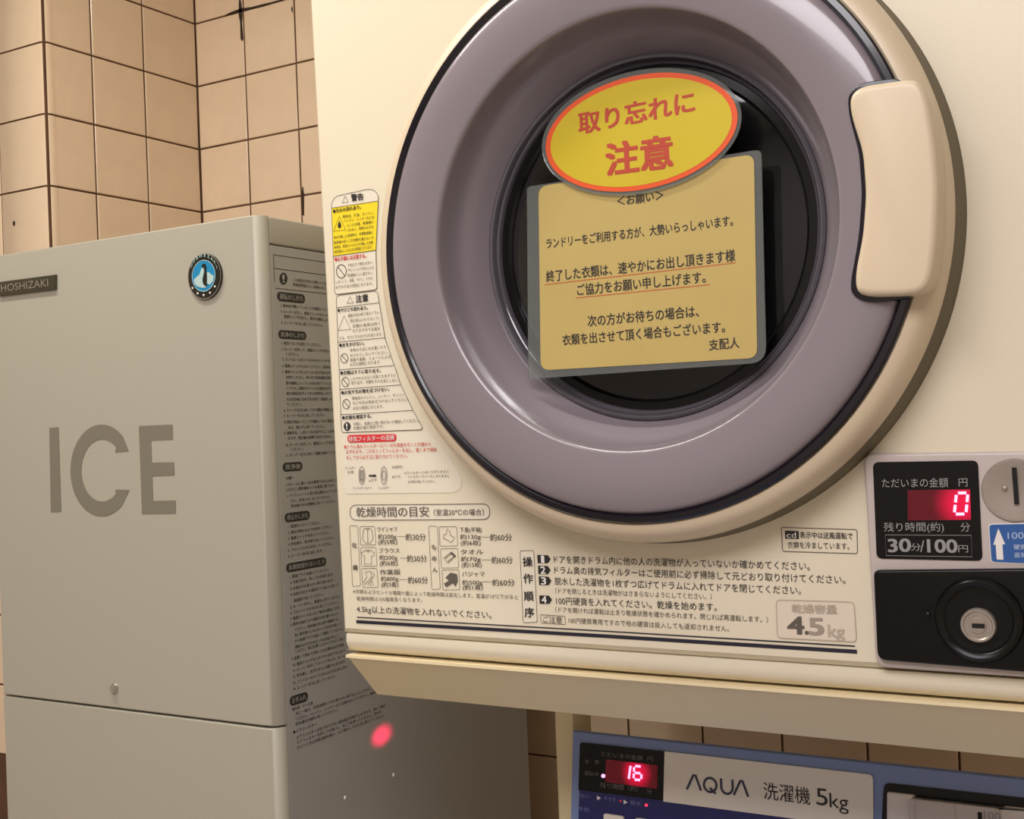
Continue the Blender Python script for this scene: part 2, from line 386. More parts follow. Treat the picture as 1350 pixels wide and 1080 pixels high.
# round badge
bd = poly('emblem_badge', ICEF, ell(272.2, 364.6, 21.8, 30, 48, -1), badge_dark, up_, .0025, .0025, bev=.0006)
bm = B(); stroke(bm, ICEF, ell(272.2, 364.6, 21.4, 29.6, 48, -1), .0007, .0027, True); link('badge_rim', bm, chrome, up_)
poly('badge_field', ICEF, ell(271.6, 364, 15, 20.3, 40, -1), badge_blue, up_, .0029, .0003)
bm = B(); stroke(bm, ICEF, ell(271.6, 364, 15.2, 20.5, 40, -1), .0006, .0031, True); link('badge_inner_ring', bm, badge_snow, up_)
bm = B()
for pts in ([(258.5, 369), (262, 366), (266, 362.5), (269, 354), (272.5, 352.5), (272, 360), (270, 368), (271, 375), (276, 379), (270, 380), (264, 378.5), (260, 375)], [(275.5, 360), (278, 359), (282, 362.5), (285.3, 364), (284, 371), (280, 376), (276, 374)]):
    prism(bm, [ICEF.hit(x, y, .0032) for x, y in pts], ICEF.n, 0)
link('badge_snow', bm, badge_snow, up_)
bm = B(); prism(bm, [ICEF.hit(x, y, .0034) for x, y in rounded([(268.8, 352), (270.5, 348.2), (274, 348), (275.4, 352), (275, 356.5), (276.2, 362), (276.4, 370), (275.5, 376), (276.3, 379), (272.5, 376.5), (270.3, 372), (271.3, 366), (272.8, 359), (272, 354)], 1.5, 2)], ICEF.n, 0)
link('badge_penguin', bm, badge_dark, up_)
bm = B()
for x, y in ((256.8, 380), (263.6, 387), (271.5, 389.3), (279.8, 386.2), (286.2, 378)):
    P = []
    for q in range(10):
        a = PI / 2 + q * PI / 5; r = 2.0 if q % 2 == 0 else .95; P.append(ICEF.hit(x + r * .85 * math.cos(a), y - r * math.sin(a), .003))
    prism(bm, P, ICEF.n, 0)
link('badge_stars', bm, white_ink, up_)
for i, ch in enumerate('HOSHIZAKI'):
    a = math.radians(208 + i * 16.2); c_, s_ = math.cos(a), math.sin(a)
    x, y = 272 + 18.3 * c_, 364.4 + 25.2 * s_; q_ = .35 if ch == 'I' else 1; tx, ty = -s_ * 1.55 * q_, c_ * 2.2 * q_
    T(ch, x - tx, y - ty, x + tx, y + ty, 4.2, ('badge_lettering', ICEF, badge_snow, up_, .003), .02, 'H')
# chrome fastener
c = ICEF.hit(151.5, 907.5)
bm = B(); lathe(bm, c.x, c.z, [(0, .85 - .0042), (.0022, .85 - .0042), (.0024, .85 - .0034), (.004, .85 - .0032), (.0048, .85 - .0016), (.0052, .85), (0, .85)], 24); link('fastener_screw', bm, chrome, up_, True)
# instruction print on the side face
so = .0001
SK = ('side_instructions', ICES, side_ink, ice, so)
def side_run(org, sc, x, y, body, hm=.0030, ln=None, key=SK, w=.008):
    px, py = org[0] + x / sc, org[1] + y / sc; L = len(body) * .0037 if ln is None else ln
    TX.append((body, (px, py, None, Vector((0, L, 0)), hm), key, w, '国'))
O4, O5, O6, O7 = (340, 290), (340, 480), (340, 660), (340, 850); s5, s6 = 5.14, 6.14
rows = [(O4, s5, 238, 415, 'この商品を安全にお使いいただくために、この'), (O4, s5, 238, 448, '取扱説明書をよくお読みの上ご使用ください。'),
 (O4, s5, 155, 590, '1. 給水栓が開いていることを確認してください。'), (O4, s5, 155, 630, '2. ルーバーを外し、電源スイッチが入っている'), (O4, s5, 178, 665, '電源ランプが点灯し、製氷を開始します。'), (O4, s5, 158, 705, '3. ルーバーを元に戻してください。'),
 (O4, s5, 160, 845, '1. 給水バルブを閉じてください。'), (O4, s5, 160, 885, '2. ルーバーを外して、電源スイッチを切って'), (O4, s5, 190, 920, 'ください。'), (O4, s5, 165, 955, '3. コントロールボックスの中のスイッチを押す'), (O4, s5, 165, 1000, '4. 電源スイッチを入れてください。洗浄を開始'), (O4, s5, 165, 1040, '5. 電源スイッチを入れてから水が流れるまで'),
 (O5, s5, 190, 100, 'お待ちください。約十分で洗浄運転が終わります'), (O5, s5, 190, 140, '製氷機構に入っている水を捨ててください。'), (O5, s5, 195, 175, 'くりかえし運転を行うときは電源を切り'), (O5, s5, 195, 210, '給水用部品を外してから洗浄剤を入れてください'), (O5, s5, 195, 250, 'なお洗浄後には必ず氷を捨てて電源を入れ直し'), (O5, s5, 195, 285, 'てください。'),
 (O5, s5, 175, 325, '6. スイッチを元に戻してから運転を開始します'), (O5, s5, 175, 362, '7. ルーバーを元に戻してください。'), (O5, s5, 180, 405, '8. 製氷が始まったことを確認してから最初の'), (O5, s5, 205, 442, '氷は、使わずに捨ててください。'), (O5, s5, 178, 480, '9. 運転中は、しばらく水の音がすることがあり'), (O5, s5, 205, 515, 'ますが、製氷機の故障ではありません。'), (O5, s5, 190, 560, '10. ルーバーを外して、電源スイッチを切ると'), (O5, s5, 225, 590, 'ください。'), (O5, s5, 190, 630, '11. ルーバーを元に戻して運転を続けてください'),
 (O5, s5, 190, 785, 'お願い'), (O5, s5, 190, 830, 'このシールに書いてある要領でお手入れをして'), (O5, s5, 190, 865, 'いただくと製氷機をいつも清潔に保てます。'), (O5, s5, 195, 905, '1. アイスシュートと受け皿は毎日ふいてくだ'), (O5, s5, 225, 940, 'さい。水洗いはしないでください。'), (O5, s5, 225, 975, '貯氷庫の中も定期的に洗ってください。'),
 (O6, s5, 205, 190, '1. 電源を入れてください。'), (O6, s5, 205, 230, '2. 製氷が終わるまでお待ちください。'), (O6, s5, 205, 270, '3. 電源スイッチを切ってください。'), (O6, s5, 205, 310, '4. 貯氷庫の、氷を取り出してください。'), (O6, s5, 205, 350, '5. フロントパネルを外してください。'), (O6, s5, 205, 390, '6. ルーバーを元に戻します。'),
 (O6, s5, 215, 530, '1. 電源プラグを抜いてください。'), (O6, s5, 218, 568, '2. 水抜き栓を、外して水を抜きます。'), (O6, s5, 220, 610, '3. 水皿の中を柔らかい布で洗います。'), (O6, s5, 220, 650, '4. 水皿のまわりの部品をていねいに洗って'), (O6, s5, 245, 690, '殺菌剤で拭いてください。'), (O6, s5, 220, 735, '5. ルーバーを外し、電源を入れてください。'), (O6, s5, 220, 775, '6. フロントパネルを元に戻してください。'), (O6, s5, 220, 815, '7. 電源スイッチを入れて製氷を開始します。'), (O6, s5, 220, 855, '8. 製氷を始めてから最初の氷は使わないで'), (O6, s5, 250, 888, 'ください。製氷機は水を使う機械です。'), (O6, s5, 250, 925, '長い間お使いにならないときは水を抜いて'), (O6, s5, 250, 965, 'から電源プラグを抜いて保管してください。'), (O6, s5, 250, 1005, '凍結のおそれのあるときは水抜きをして'),
 (O7, s6, 305, 70, 'ください。再びお使いになるときはよく洗い'), (O7, s6, 275, 130, '9. 設置して初めてお使いになる場合は必ず洗浄'), (O7, s6, 285, 180, '10. 電源スイッチを入れてから氷ができるまで'), (O7, s6, 285, 225, '11. ルーバーを外してスイッチを入れ、ルーバー'), (O7, s6, 285, 275, '12. 貯氷庫に、氷がたまると自動で止まります'), (O7, s6, 285, 325, '13. コントロールボックスのふたを元に戻します'), (O7, s6, 285, 375, '14. ルーバーを元に戻してください。'),
 (O7, s6, 280, 540, '●外装・ケース部'), (O7, s6, 305, 575, '月に一度は、中性洗剤をつけた柔らかい布でよくふいてから、水ぶきして'), (O7, s6, 305, 620, 'ください。ベンジン、シンナーなどは使わないでください。傷の原因に'), (O7, s6, 305, 660, '貯氷庫の内側も洗ってください。'), (O7, s6, 285, 725, '●エアフィルター'), (O7, s6, 310, 768, 'エアフィルターが目づまりすると製氷能力が低下しますので、月に二度は'), (O7, s6, 315, 808, 'エアフィルターを外して水洗いし、ほこりを取ってください。汚れの'), (O7, s6, 318, 850, 'ひどいときは中性洗剤を使い、よく乾かしてから元に戻してください。')]
for r in rows:
    side_run(*r[:4], r[4], ln=len(r[4]) * (.0042 if r[0] is O7 and r[3] > 560 else .0036) * (.93 if r[4][0].isdigit() else 1))
def side_pill(x0, y0, hpx, ln, body):
    a = ICES.hit(x0, y0 + hpx, so); b = ICES.hit(x0, y0, so); h = (b - a).length; r = h / 2; P = []
    for q in range(9): t = PI / 2 + q / 8 * PI; P.append(a + Vector((0, r + r * math.cos(t), r + r * math.sin(t))))
    for q in range(9): t = -PI / 2 + q / 8 * PI; P.append(a + Vector((0, ln - r + r * math.cos(t), r + r * math.sin(t))))
    bm = B(); prism(bm, P, ICES.n, 0); pill = link('heading_pill', bm, side_ink, ice)
    c0 = a + Vector((0.0004, r * .7, h * .22))
    TX.append((body, ((c0.x, c0.y, c0.z), None, 'abs', Vector((0, ln - r * 1.4, 0)), h * .56), ('heading_lettering', ICES, ice_side_m, pill, so + .0003), .01, '国'))
_flush_specs = []
side_pill(365.3, 384.4, 12.5, .040, '運転のしかた'); side_pill(367, 435, 11.5, .040, '洗浄のしかた'); side_pill(372.8, 610.5, 12, .028, '洗浄後'); side_pill(375.4, 677, 12.5, .036, '停止のしかた')
side_pill(377.4, 743.5, 12, .058, '長期間使わないとき'); side_pill(382, 919, 13, .026, 'お手入れ')
bm = B()
def sline(x0, y0, y_d, z_d, w=.0006):
    a = ICES.hit(x0, y0, so); b = a + Vector((0, y_d, z_d)); d = (b - a).normalized(); s = ICES.n.cross(d) * w / 2
    bm.faces.new([bm.verts.new(v) for v in (a + s, b + s, b - s, a - s)])
sline(360.5, 336, .2, 0); sline(362, 354, .2, 0); sline(363, 380, .2, 0); sline(360.5, 336, 0, -.0255)
link('side_print_frame', bm, side_ink, ice)
bm = B(); prism(bm, [ICES.hit(x, y, so) for x, y in ell(373.6, 367.5, 5.3, 8, 24)], ICES.n, 0); link('caution_mark', bm, side_ink, ice)
T('!', 372.4, 372.6, 374.8, 372.4, 10, ('caution_mark_sign', ICES, ice_side_m, ice, so + .0003), .02, 'H')
for x, y in ((519, 1022), (455, 1052)):
    c = ICES.hit(x, y); bm = B(); bmesh.ops.create_uvsphere(bm, u_segments=12, v_segments=8, radius=.0018, matrix=Matrix.Translation(c) @ Matrix.Diagonal((.5, 1, 1.1, 1))); link('side_screw', bm, white_ink, ice, True)

# ------------------------------------------------------------------ tumble dryer
dr = empty('tumble_dryer', 0)
tag(dr, 'cream coin-operated tumble dryer with big round lilac-grey door', 'dryer')
DCX, DCZ = -.3578, H + .1275
XR = -.035
tl = DRY.hit(406, 0); bl = DRY.hit(451, 835); lean = (tl.x - bl.x) / (tl.z - bl.z)
zb = DRY.hit(455, 834.5).z; zt = zb + .66
def XLd(z): return bl.x + lean * (z - bl.z)
# front panel with a round opening
bm = B(); N = 144; RH = .2105
corn = [math.atan2(zz - DCZ, xx - DCX) for xx, zz in ((XLd(zt), zt), (XR, zt), (XR, zb), (XLd(zb), zb))]
angs = sorted([2 * PI * q / N - PI for q in range(N)] + corn)
def edge_pt(a, ins=0):
    d = (math.cos(a), math.sin(a)); best = 9
    x0, x1 = None, None
    for (nx, nz, cc) in ((1, 0, XR - ins), (0, 1, zt - ins), (0, -1, -(zb + ins))):
        q = nx * d[0] + nz * d[1]
        if q > 1e-9: best = min(best, (cc - nx * DCX - nz * DCZ) / q)
    q = -(d[0] - lean * d[1])
    if q > 1e-9: best = min(best, (DCX - XLd(DCZ) - ins) / q)
    return DCX + d[0] * best, DCZ + d[1] * best
o1 = []; o2 = []; i1 = []; i2 = []
for a in angs:
    x, z = edge_pt(a, .004); o1.append(bm.verts.new((x, YD, z))); x, z = edge_pt(a); o2.append(bm.verts.new((x, YD + .004, z)))
    i1.append(bm.verts.new((DCX + RH * math.cos(a), YD, DCZ + RH * math.sin(a)))); i2.append(bm.verts.new((DCX + RH * math.cos(a), YD + .02, DCZ + RH * math.sin(a))))
o3 = [bm.verts.new((v.co.x, YD + .02, v.co.z)) for v in o2]
n = len(angs)
for q in range(n):
    j = (q + 1) % n
    for A_, B_ in ((i2, i1), (i1, o1), (o1, o2), (o2, o3)): bm.faces.new((A_[q], A_[j], B_[j], B_[q]))
fp = link('front_panel', bm, cream, dr)
# bottom trim: rolled lip under a fine seam
zlip = DRY.hit(455, 861).z
bm = B(); pr = [(YD + .0008, zb - .0006)]
rr = .011
for q in range(9):
    a = q / 8 * PI / 2; pr.append((YD + .0004 + rr - rr * math.cos(a), zlip + rr - rr * math.sin(a)))
pr += [(YD + .03, zlip), (YD + .03, zb - .0006)]
xl = XLd(zb)
L0 = [bm.verts.new((xl + (.004 if q == 0 or y < YD + .004 else 0), y, z)) for q, (y, z) in enumerate(pr)]; R0 = [bm.verts.new((XR, y, z)) for y, z in pr]
for q in range(len(pr)): j = (q + 1) % len(pr); bm.faces.new((L0[q], L0[j], R0[j], R0[q]))
bm.faces.new(L0); bm.faces.new(R0); link('bottom_trim', bm, cream, dr, True)
# casing (open at the front) and drum
bm = B(); pts = [(XLd(zlip) + .001, zlip), (XR, zlip), (XR, zt), (XLd(zt) + .001, zt)]
A_ = [bm.verts.new((x, YD + .0205, z)) for x, z in pts]; B_ = [bm.verts.new((x, 1.405, z)) for x, z in pts]  # back carried to the wall, shaped to keep light off the tiles below
for q in range(4): bm.faces.new((A_[q], A_[(q + 1) % 4], B_[(q + 1) % 4], B_[q]))
bm.faces.new(B_); link('casing', bm, cream, dr)
bm = B(); lathe(bm, DCX, DCZ, [(.2104, YD + .012), (.16, YD + .03), (.14, YD + .05), (.20, YD + .06), (.20, 1.2), (.12, 1.215), (0, 1.215)], 64); dm = link('drum', bm, drum_m, dr, True)
for q in range(3):
    bm = B(); a = q * 2 * PI / 3 + .5; m_ = Matrix.Translation((DCX + .185 * math.cos(a), 1.04, DCZ + .185 * math.sin(a))) @ Matrix.Rotation(-a, 4, 'Y')
    r = bmesh.ops.create_cube(bm, size=1, matrix=m_ @ Matrix.Diagonal((.04, .28, .03, 1))); bmesh.ops.bevel(bm, geom=bm.edges[:], offset=.008, segments=2, affect='EDGES')
    link('drum_lifter', bm, drum_m, dm)
# door
fy = .760
bm = B(); lathe(bm, DCX, DCZ, [(.1985, fy + .012), (.1988, fy + .0025), (.2005, fy + .001), (.2045, fy + .002), (.2088, fy + .0055), (.2122, fy + .0115), (.2140, fy + .0175), (.2139, fy + .0195), (.2125, fy + .0205), (.2075, fy + .0205), (.2075, YD + .003), (.198, YD + .003)], 160)
door = link('door', bm, cream_plastic, dr, True)
bm = B(); lathe(bm, DCX, DCZ, [(.2072, fy + .0207), (.2122, fy + .0207), (.2136, fy + .024), (.2156, YD - .006), (.2166, YD - .0008), (.2170, YD + .0002), (.2072, YD + .0002)], 160); link('door_gasket', bm, olive, door, True)
bm = B(); lathe(bm, DCX, DCZ, [(.1992, fy + .010), (.1992, fy - .0005), (.1980, fy - .002), (.1945, fy - .0024), (.1928, fy - .001), (.1925, fy + .01)], 160); link('rim_trim', bm, navy_trim, door, True)
def smooth_prof(P, n=4):
    out = []
    for i in range(len(P) - 1):
        p0 = P[max(i - 1, 0)]; p1 = P[i]; p2 = P[i + 1]; p3 = P[min(i + 2, len(P) - 1)]
        for q in range(n):
            t = q / n; out.append(tuple(.5 * (2 * b + (c_ - a) * t + (2 * a - 5 * b + 4 * c_ - d) * t * t + (-a + 3 * b - 3 * c_ + d) * t ** 3) for a, b, c_, d in zip(p0, p1, p2, p3)))
    out.append(P[-1]); return out
bm = B(); lathe(bm, DCX, DCZ, smooth_prof([(.1928, fy + .003), (.1922, fy - .0012), (.188, fy - .0048), (.176, fy - .0066), (.164, fy - .0064), (.154, fy - .0052), (.1505, fy - .0042), (.1492, fy - .0022), (.1482, fy + .002), (.1464, fy + .010), (.1436, fy + .0175), (.139, fy + .0245), (.134, fy + .032), (.129, fy + .039), (.1268, fy + .042), (.1258, fy + .0435)]), 160)
link('door_bowl', bm, lilac, door, True)
bm = B(); lathe(bm, DCX, DCZ, [(.1300, fy + .0385), (.1294, fy + .0362), (.1278, fy + .0350), (.1262, fy + .0354), (.1252, fy + .0372), (.1246, fy + .0395), (.1236, fy + .0400), (.1226, fy + .0412), (.1220, fy + .0450)], 128); link('window_lip', bm, smoke, door, True)
bm = B(); lathe(bm, DCX, DCZ, [(.1245, fy + .0440), (.1165, fy + .0435), (.1145, fy + .0450), (.114, fy + .0500)], 128); link('window_seal', bm, black_gloss, door, True)
bm = B(); lathe(bm, DCX, DCZ, [(.1155, fy + .0462), (.09, fy + .0440), (.05, fy + .0425), (0, fy + .0420), (0, fy + .0460), (.05, fy + .0465), (.1155, fy + .0502)], 96); link('window_glass', bm, glass_m, door, True)
# handle: a cream block bridging the rim
HP = Plane((0, fy - .0155, 0), (0, -1, 0), (0, 0, 1))
hp = [(1120, 150), (1118.5, 125), (1135, 112), (1200, 103), (1213, 108), (1224, 132), (1233, 190), (1237, 250), (1234, 320), (1227, 370), (1214, 387), (1190, 390), (1143, 391), (1127, 385), (1126, 360), (1136, 310), (1140, 255), (1136, 200)]
hp = rounded(hp, 16, 4)
poly('door_handle', HP, hp, cream_plastic, door, 0, .024, bev=.0042)
GP = Plane((0, fy - .0085, 0), (0, -1, 0), (0, 0, 1))
gp = rounded([(1119, 152), (1117, 124), (1134, 109), (1184, 102), (1204, 120), (1216, 170), (1216, 340), (1204, 392), (1160, 399), (1138, 398), (1122, 388), (1121, 372), (1126, 345), (1132, 310), (1136, 255), (1132, 200)], 12, 4)
poly('handle_surround', GP, gp, navy_trim, door, 0, .010, bev=.0008)

# printed matter on the dryer front
warn = poly('warning_label', DRY, rounded([(437.5, 268), (443, 259), (491, 248.5), (499.5, 256), (496, 332), (497.5, 382), (442, 388.5)], [3, 5, 8, 6, 0, 4, 4], 3), sticker, dr)
poly('yellow_field', DRY, [(437.8, 274.6), (499.2, 265.2), (495.8, 330), (440, 338)], yellow, warn, .0006, .0001)
cau = poly('caution_label', DRY, rounded([(443.8, 390), (498, 383.5), (508, 446), (529, 507.6), (545, 541), (559, 566.5), (451, 570.5)], [5, 5, 0, 0, 0, 6, 4], 3), sticker, dr)
fil = poly('filter_label', DRY, rounded([(450, 571.5), (562, 568), (592, 600), (611, 633), (605, 649.5), (455, 651)], [3, 3, 10, 10, 10, 4], 4), sticker, dr, .0003, .0002)
bm = B()
stroke(bm, DRY, rounded([(437.5, 268), (443, 259), (491, 248.5), (499.5, 256), (496, 332), (497.5, 382), (442, 388.5)], [3, 5, 8, 6, 0, 4, 4], 3), .0004, .0007, True)
for a in (((437.8, 274.6), (499.2, 265.2)), ((440, 338), (495.8, 330))): stroke(bm, DRY, a, .0004, .0008)
tri = lambda a, b, c_: stroke(bm, DRY, [a, b, c_], .0006, .0008, True)
oc = lambda x, y: (420 + x / 6.75, 240 + y / 6.75)
tri(oc(190, 308), oc(137, 440), oc(246, 428)); tri(oc(242, 125), oc(215, 185), oc(270, 180))
prism(bm, [DRY.hit(*oc(x, y), .0008) for x, y in ((188, 345), (204, 375), (206, 400), (192, 414), (176, 402), (177, 382))], DRY.n, 0)
stroke(bm, DRY, [(450.7 + 6.5 * math.cos(t * PI / 10), 357.8 + 8.8 * math.sin(t * PI / 10)) for t in range(20)], .0006, .0008, True); stroke(bm, DRY, [(446, 351.5), (455.4, 364)], .0006, .0008)
link('warning_marks', bm, ink, warn)
bm = B()
stroke(bm, DRY, rounded([(443.8, 390), (498, 383.5), (508, 446), (529, 507.6), (545, 541), (559, 566.5), (451, 570.5)], [5, 5, 0, 0, 0, 6, 4], 3), .0004, .0007, True)
o2_ = lambda x, y: (420 + x / 5.68, 380 + y / 5.68)
for a in (((135, 148), (456, 110)), ((145, 405), (501, 372)), ((155, 612), (562, 580)), ((160, 758), (617, 725)), ((165, 948), (710, 915))): stroke(bm, DRY, [o2_(*a[0]), o2_(*a[1])], .0004, .0008)
tri(o2_(195, 207), o2_(150, 317), o2_(244, 308)); tri(o2_(238, 65), o2_(218, 115), o2_(265, 110))
for (x, y) in ((197, 525), (205, 703), (212, 868)):
    c_ = o2_(x, y); stroke(bm, DRY, ell(c_[0], c_[1], 4.8, 6.2, 18), .0005, .0008, True); stroke(bm, DRY, [(c_[0] - 3.4, c_[1] - 4.3), (c_[0] + 3.4, c_[1] + 4.3)], .0005, .0008)
c_ = o2_(218, 1035); prism(bm, [DRY.hit(x, y, .0008) for x, y in ell(c_[0], c_[1], 4.5, 5.8, 18)], DRY.n, 0)
link('caution_marks', bm, ink, cau)
T('!', c_[0] - .7, c_[1] + 3.6, c_[0] + .8, c_[1] + 3.5, 7.4, ('caution_sign', DRY, white_ink, cau, .001), .02, 'H')
WK = ('warning_lettering', DRY, ink, warn, .0009); WS = ('warning_small_print', DRY, ink_soft, warn, .0009)
A1, a1 = (420, 240), 6.75
TC(A1, a1, '警告', 298, 172, 405, 160, 58, WK, .03)
TC(A1, a1, '●引火の恐れあり。', 135, 280, 385, 240, 34, WK, .02)
for r in ((220, 325, 500, 288, '揮発油、灯油、ガソリン、'), (232, 362, 500, 328, 'ベンジン、シンナーなどの'), (255, 405, 495, 368, 'ついた衣類、乾燥機に'), (258, 445, 495, 412, '入れない、爆発のおそれ'), (140, 510, 490, 462, '油の付着した洗濯物は、衣類乾燥機に'), (142, 555, 495, 510, '乾燥機の近くに灯油等を置かないで'), (145, 598, 490, 552, '食用油、美容オイルなどの付着した衣類'), (148, 638, 485, 592, '自然発火による火災の原因になります。')):
    TC(A1, a1, r[4], *r[:4], 27, WK, .0)
TC(A1, a1, '●お子様には注意する。', 150, 708, 430, 675, 36, ('warning_red_lettering', DRY, red_ink, warn, .0009), .02)
for r in ((265, 757, 492, 728, '子供だけで使わせない。'), (268, 800, 500, 775, '中に入ったり手を入れた'), (265, 847, 495, 820, '乾燥機の上に乗せない。'), (160, 905, 487, 870, 'しないこと。感電、やけど、けがの'), (160, 952, 490, 918, 'おそれがある原因になります。')):
    TC(A1, a1, r[4], *r[:4], 28, WS, .0)
A2, a2 = (420, 380), 5.68
CK = ('caution_lettering', DRY, ink, cau, .0009); CS = ('caution_small_print', DRY, ink_soft, cau, .0009)
TC(A2, a2, '注意', 285, 110, 376, 98, 52, CK, .03)
for r in ((148, 182, 375, 160, '●やけどの恐れあり。'), (160, 442, 348, 426, '●水をかけない。'), (168, 650, 470, 630, '●衣類はすぐに取り出す。'), (175, 797, 535, 770, '●火気や引火物を近づけない。'), (182, 985, 402, 970, '●衣類を確認する。')):
    TC(A2, a2, r[4], *r[:4], 27, CK, .02)
for r in ((225, 220, 458, 192, '運転中及び終了後もドラム'), (240, 258, 462, 235, '周辺部はさわらないで。'), (258, 298, 467, 275, '衣類の金具は熱く'), (260, 332, 465, 315, 'なりますので注意を'), (160, 388, 482, 356, 'する。やけどするおそれがあります。'),
          (240, 478, 508, 452, '本体のそばに水を置いたり'), (240, 517, 525, 492, 'かけたりしないでください。'), (240, 552, 542, 525, '感電や漏電、ショートによる'), (240, 585, 470, 564, '火災の原因になります。'),
          (245, 692, 582, 663, 'しわやちぢみなどを防ぐためすぐに'), (250, 722, 605, 700, '取り出す。衣類をそのままにしない。'),
          (255, 838, 645, 810, '揮発性のベンジン、シンナー、ガソリン'), (260, 873, 680, 845, 'などの引火物を近づけないでください。'), (262, 912, 490, 897, '火災の原因になります。'),
          (265, 1030, 755, 1003, '衣類に、金属など固い物がないか確認してください。'), (265, 1062, 492, 1047, '衣類が傷む原因です。')):
    TC(A2, a2, r[4], *r[:4], 24, CS, .0)
A3, a3 = (430, 560), 7.105
poly('red_heading', DRY, rounded([(458.4, 573.6), (523.2, 572), (523.2, 582), (458.8, 584)], 4.6, 4), red_ink, fil, .0006, .0001)
TC(A3, a3, '排気フィルターの清掃', 218, 160, 645, 143, 46, ('red_heading_lettering', DRY, white_ink, fil, .0009), .01)
FR = ('filter_red_lettering', DRY, pink_ink, fil, .0007); FK = ('filter_lettering', DRY, ink_soft, fil, .0007)
TC(A3, a3, '●ドラム奥のフィルターカバーの外周部を引くと外側から', 172, 226, 985, 200, 36, FR, .01)
TC(A3, a3, 'はずれます。これをとってフィルターを出し、軽く水で掃除', 192, 272, 1040, 252, 36, FR, .01)
TC(A3, a3, 'をしてから必ず元に取り付けてください。', 195, 328, 765, 310, 36, FR, .01)
for r in ((180, 420, 285, 415, 'フィルター'), (205, 460, 260, 456, '外周'), (405, 538, 480, 528, 'はずす'), (255, 608, 435, 603, 'フィルターカバー'), (495, 608, 605, 598, 'フィルター'), (620, 414, 718, 405, '外周部を'), (622, 502, 700, 495, 'あける'), (738, 465, 1152, 450, '※フィルターにほこりがたまると'), (770, 500, 1160, 492, 'フィルターカバーがしまりません'), (770, 548, 1030, 542, '必ず取り除いてください。')):
    TC(A3, a3, r[4], *r[:4], 25, FK, .0)
bm = B(); q3 = lambda x, y: (430 + x / a3, 560 + y / a3)
prism(bm, [DRY.hit(*q3(x, y), .0007) for x, y in ((405, 470), (455, 470), (455, 462), (477, 478), (455, 494), (455, 486), (405, 486))], DRY.n, 0); link('filter_arrow', bm, ink, fil)
bm = B()
for cx_ in (338, 545):
    for k_ in (1, .55): stroke(bm, DRY, ell(*q3(cx_, 475), 3.9 * k_, 11.5 * k_, 22), .0007, .0007, True)
for yy in range(430, 530, 14): stroke(bm, DRY, [q3(320, yy), q3(356, yy)], .0005, .0007)
link('filter_drawing', bm, mat('mid_grey_print', (140, 132, 122), .6), fil)
# drying-time table
tab = poly('drying_time_table', DRY, rounded([(461.5, 666), (645.5, 664.5), (646, 685), (462.3, 686)], 9.5, 6), sticker, dr, .00015, .0001)
bm = B(); stroke(bm, DRY, rounded([(461.5, 666), (645.5, 664.5), (646, 685), (462.3, 686)], 9.5, 6), .0006, .0004, True)
q4 = lambda x, y: (440 + x / 5.19, 650 + y / 5.19)
for bx in ([(110, 225), (165, 225), (185, 635), (130, 640)], [(180, 230), (282, 230), (290, 355), (185, 357)], [(186, 374), (290, 372), (298, 500), (192, 502)], [(192, 518), (297, 516), (306, 646), (200, 648)], [(650, 228), (710, 228), (730, 658), (672, 660)], [(722, 232), (842, 230), (850, 362), (728, 364)], [(732, 382), (850, 380), (856, 512), (738, 514)], [(742, 528), (856, 526), (864, 662), (748, 664)]):
    stroke(bm, DRY, rounded([q4(*p) for p in bx], 1.6, 2), .00035, .0004, True)
for x0, x1, y in ((438, 492, 298), (455, 500, 446), (450, 508, 592), (1010, 1068, 302), (1012, 1078, 458), (1022, 1083, 608)): stroke(bm, DRY, [q4(x0, y), q4(x1, y)], .0003, .0004)
def draw(pts, closed=True, w=.00045): stroke(bm, DRY, [q4(*p) for p in pts], w, .0004, closed)
draw([(205, 250), (222, 243), (245, 243), (262, 252), (270, 320), (258, 328), (255, 342), (215, 342), (210, 328), (198, 322)]); draw([(225, 243), (233, 256), (243, 243)], False); draw([(233, 256), (235, 342)], False)
draw([(190, 410), (222, 392), (250, 392), (282, 410), (272, 432), (260, 426), (260, 486), (212, 486), (212, 426), (200, 432)]); draw([(225, 392), (236, 404), (248, 392)], False)
draw([(215, 545), (250, 535), (262, 570), (240, 600), (212, 628), (205, 612), (228, 575)]); draw([(258, 540), (282, 556), (262, 590), (235, 630)], False); draw([(265, 600), (275, 630), (250, 635)])
draw([(778, 245), (795, 262), (800, 290), (830, 305), (818, 325), (800, 340), (780, 322), (750, 312), (755, 288), (772, 280)])
draw([(752, 448), (808, 402), (838, 430), (782, 480)]); draw([(762, 450), (808, 414), (826, 432), (782, 468)])
link('table_lines', bm, ink_soft, tab)
bm = B()
for pts in ([(805, 404), (838, 430), (830, 440), (797, 412)], [(765, 580), (800, 545), (845, 555), (850, 600), (835, 640), (815, 618), (770, 645), (755, 620), (790, 600)]): prism(bm, [DRY.hit(*q4(*p), .0004) for p in pts], DRY.n, 0)
link('table_drawing_fill', bm, ink_soft, tab)
TK = ('table_lettering', DRY, ink_soft, tab, .0005); TB = ('table_heading', DRY, ink, tab, .0005)
A4, a4 = (440, 650), 5.19
TC(A4, a4, '乾燥時間の目安', 158, 166, 655, 163, 66, ('table_title', DRY, ink_soft, tab, .0005), .012)
TC(A4, a4, '（室温20℃の場合）', 688, 156, 1030, 154, 42, TK, .012)
for b_, x, y in (('化', 128, 376), ('繊', 134, 528), ('も', 672, 388), ('め', 674, 465), ('ん', 680, 543)): TC(A4, a4, b_, x, y, x + 32, y, 34, TK, .015)
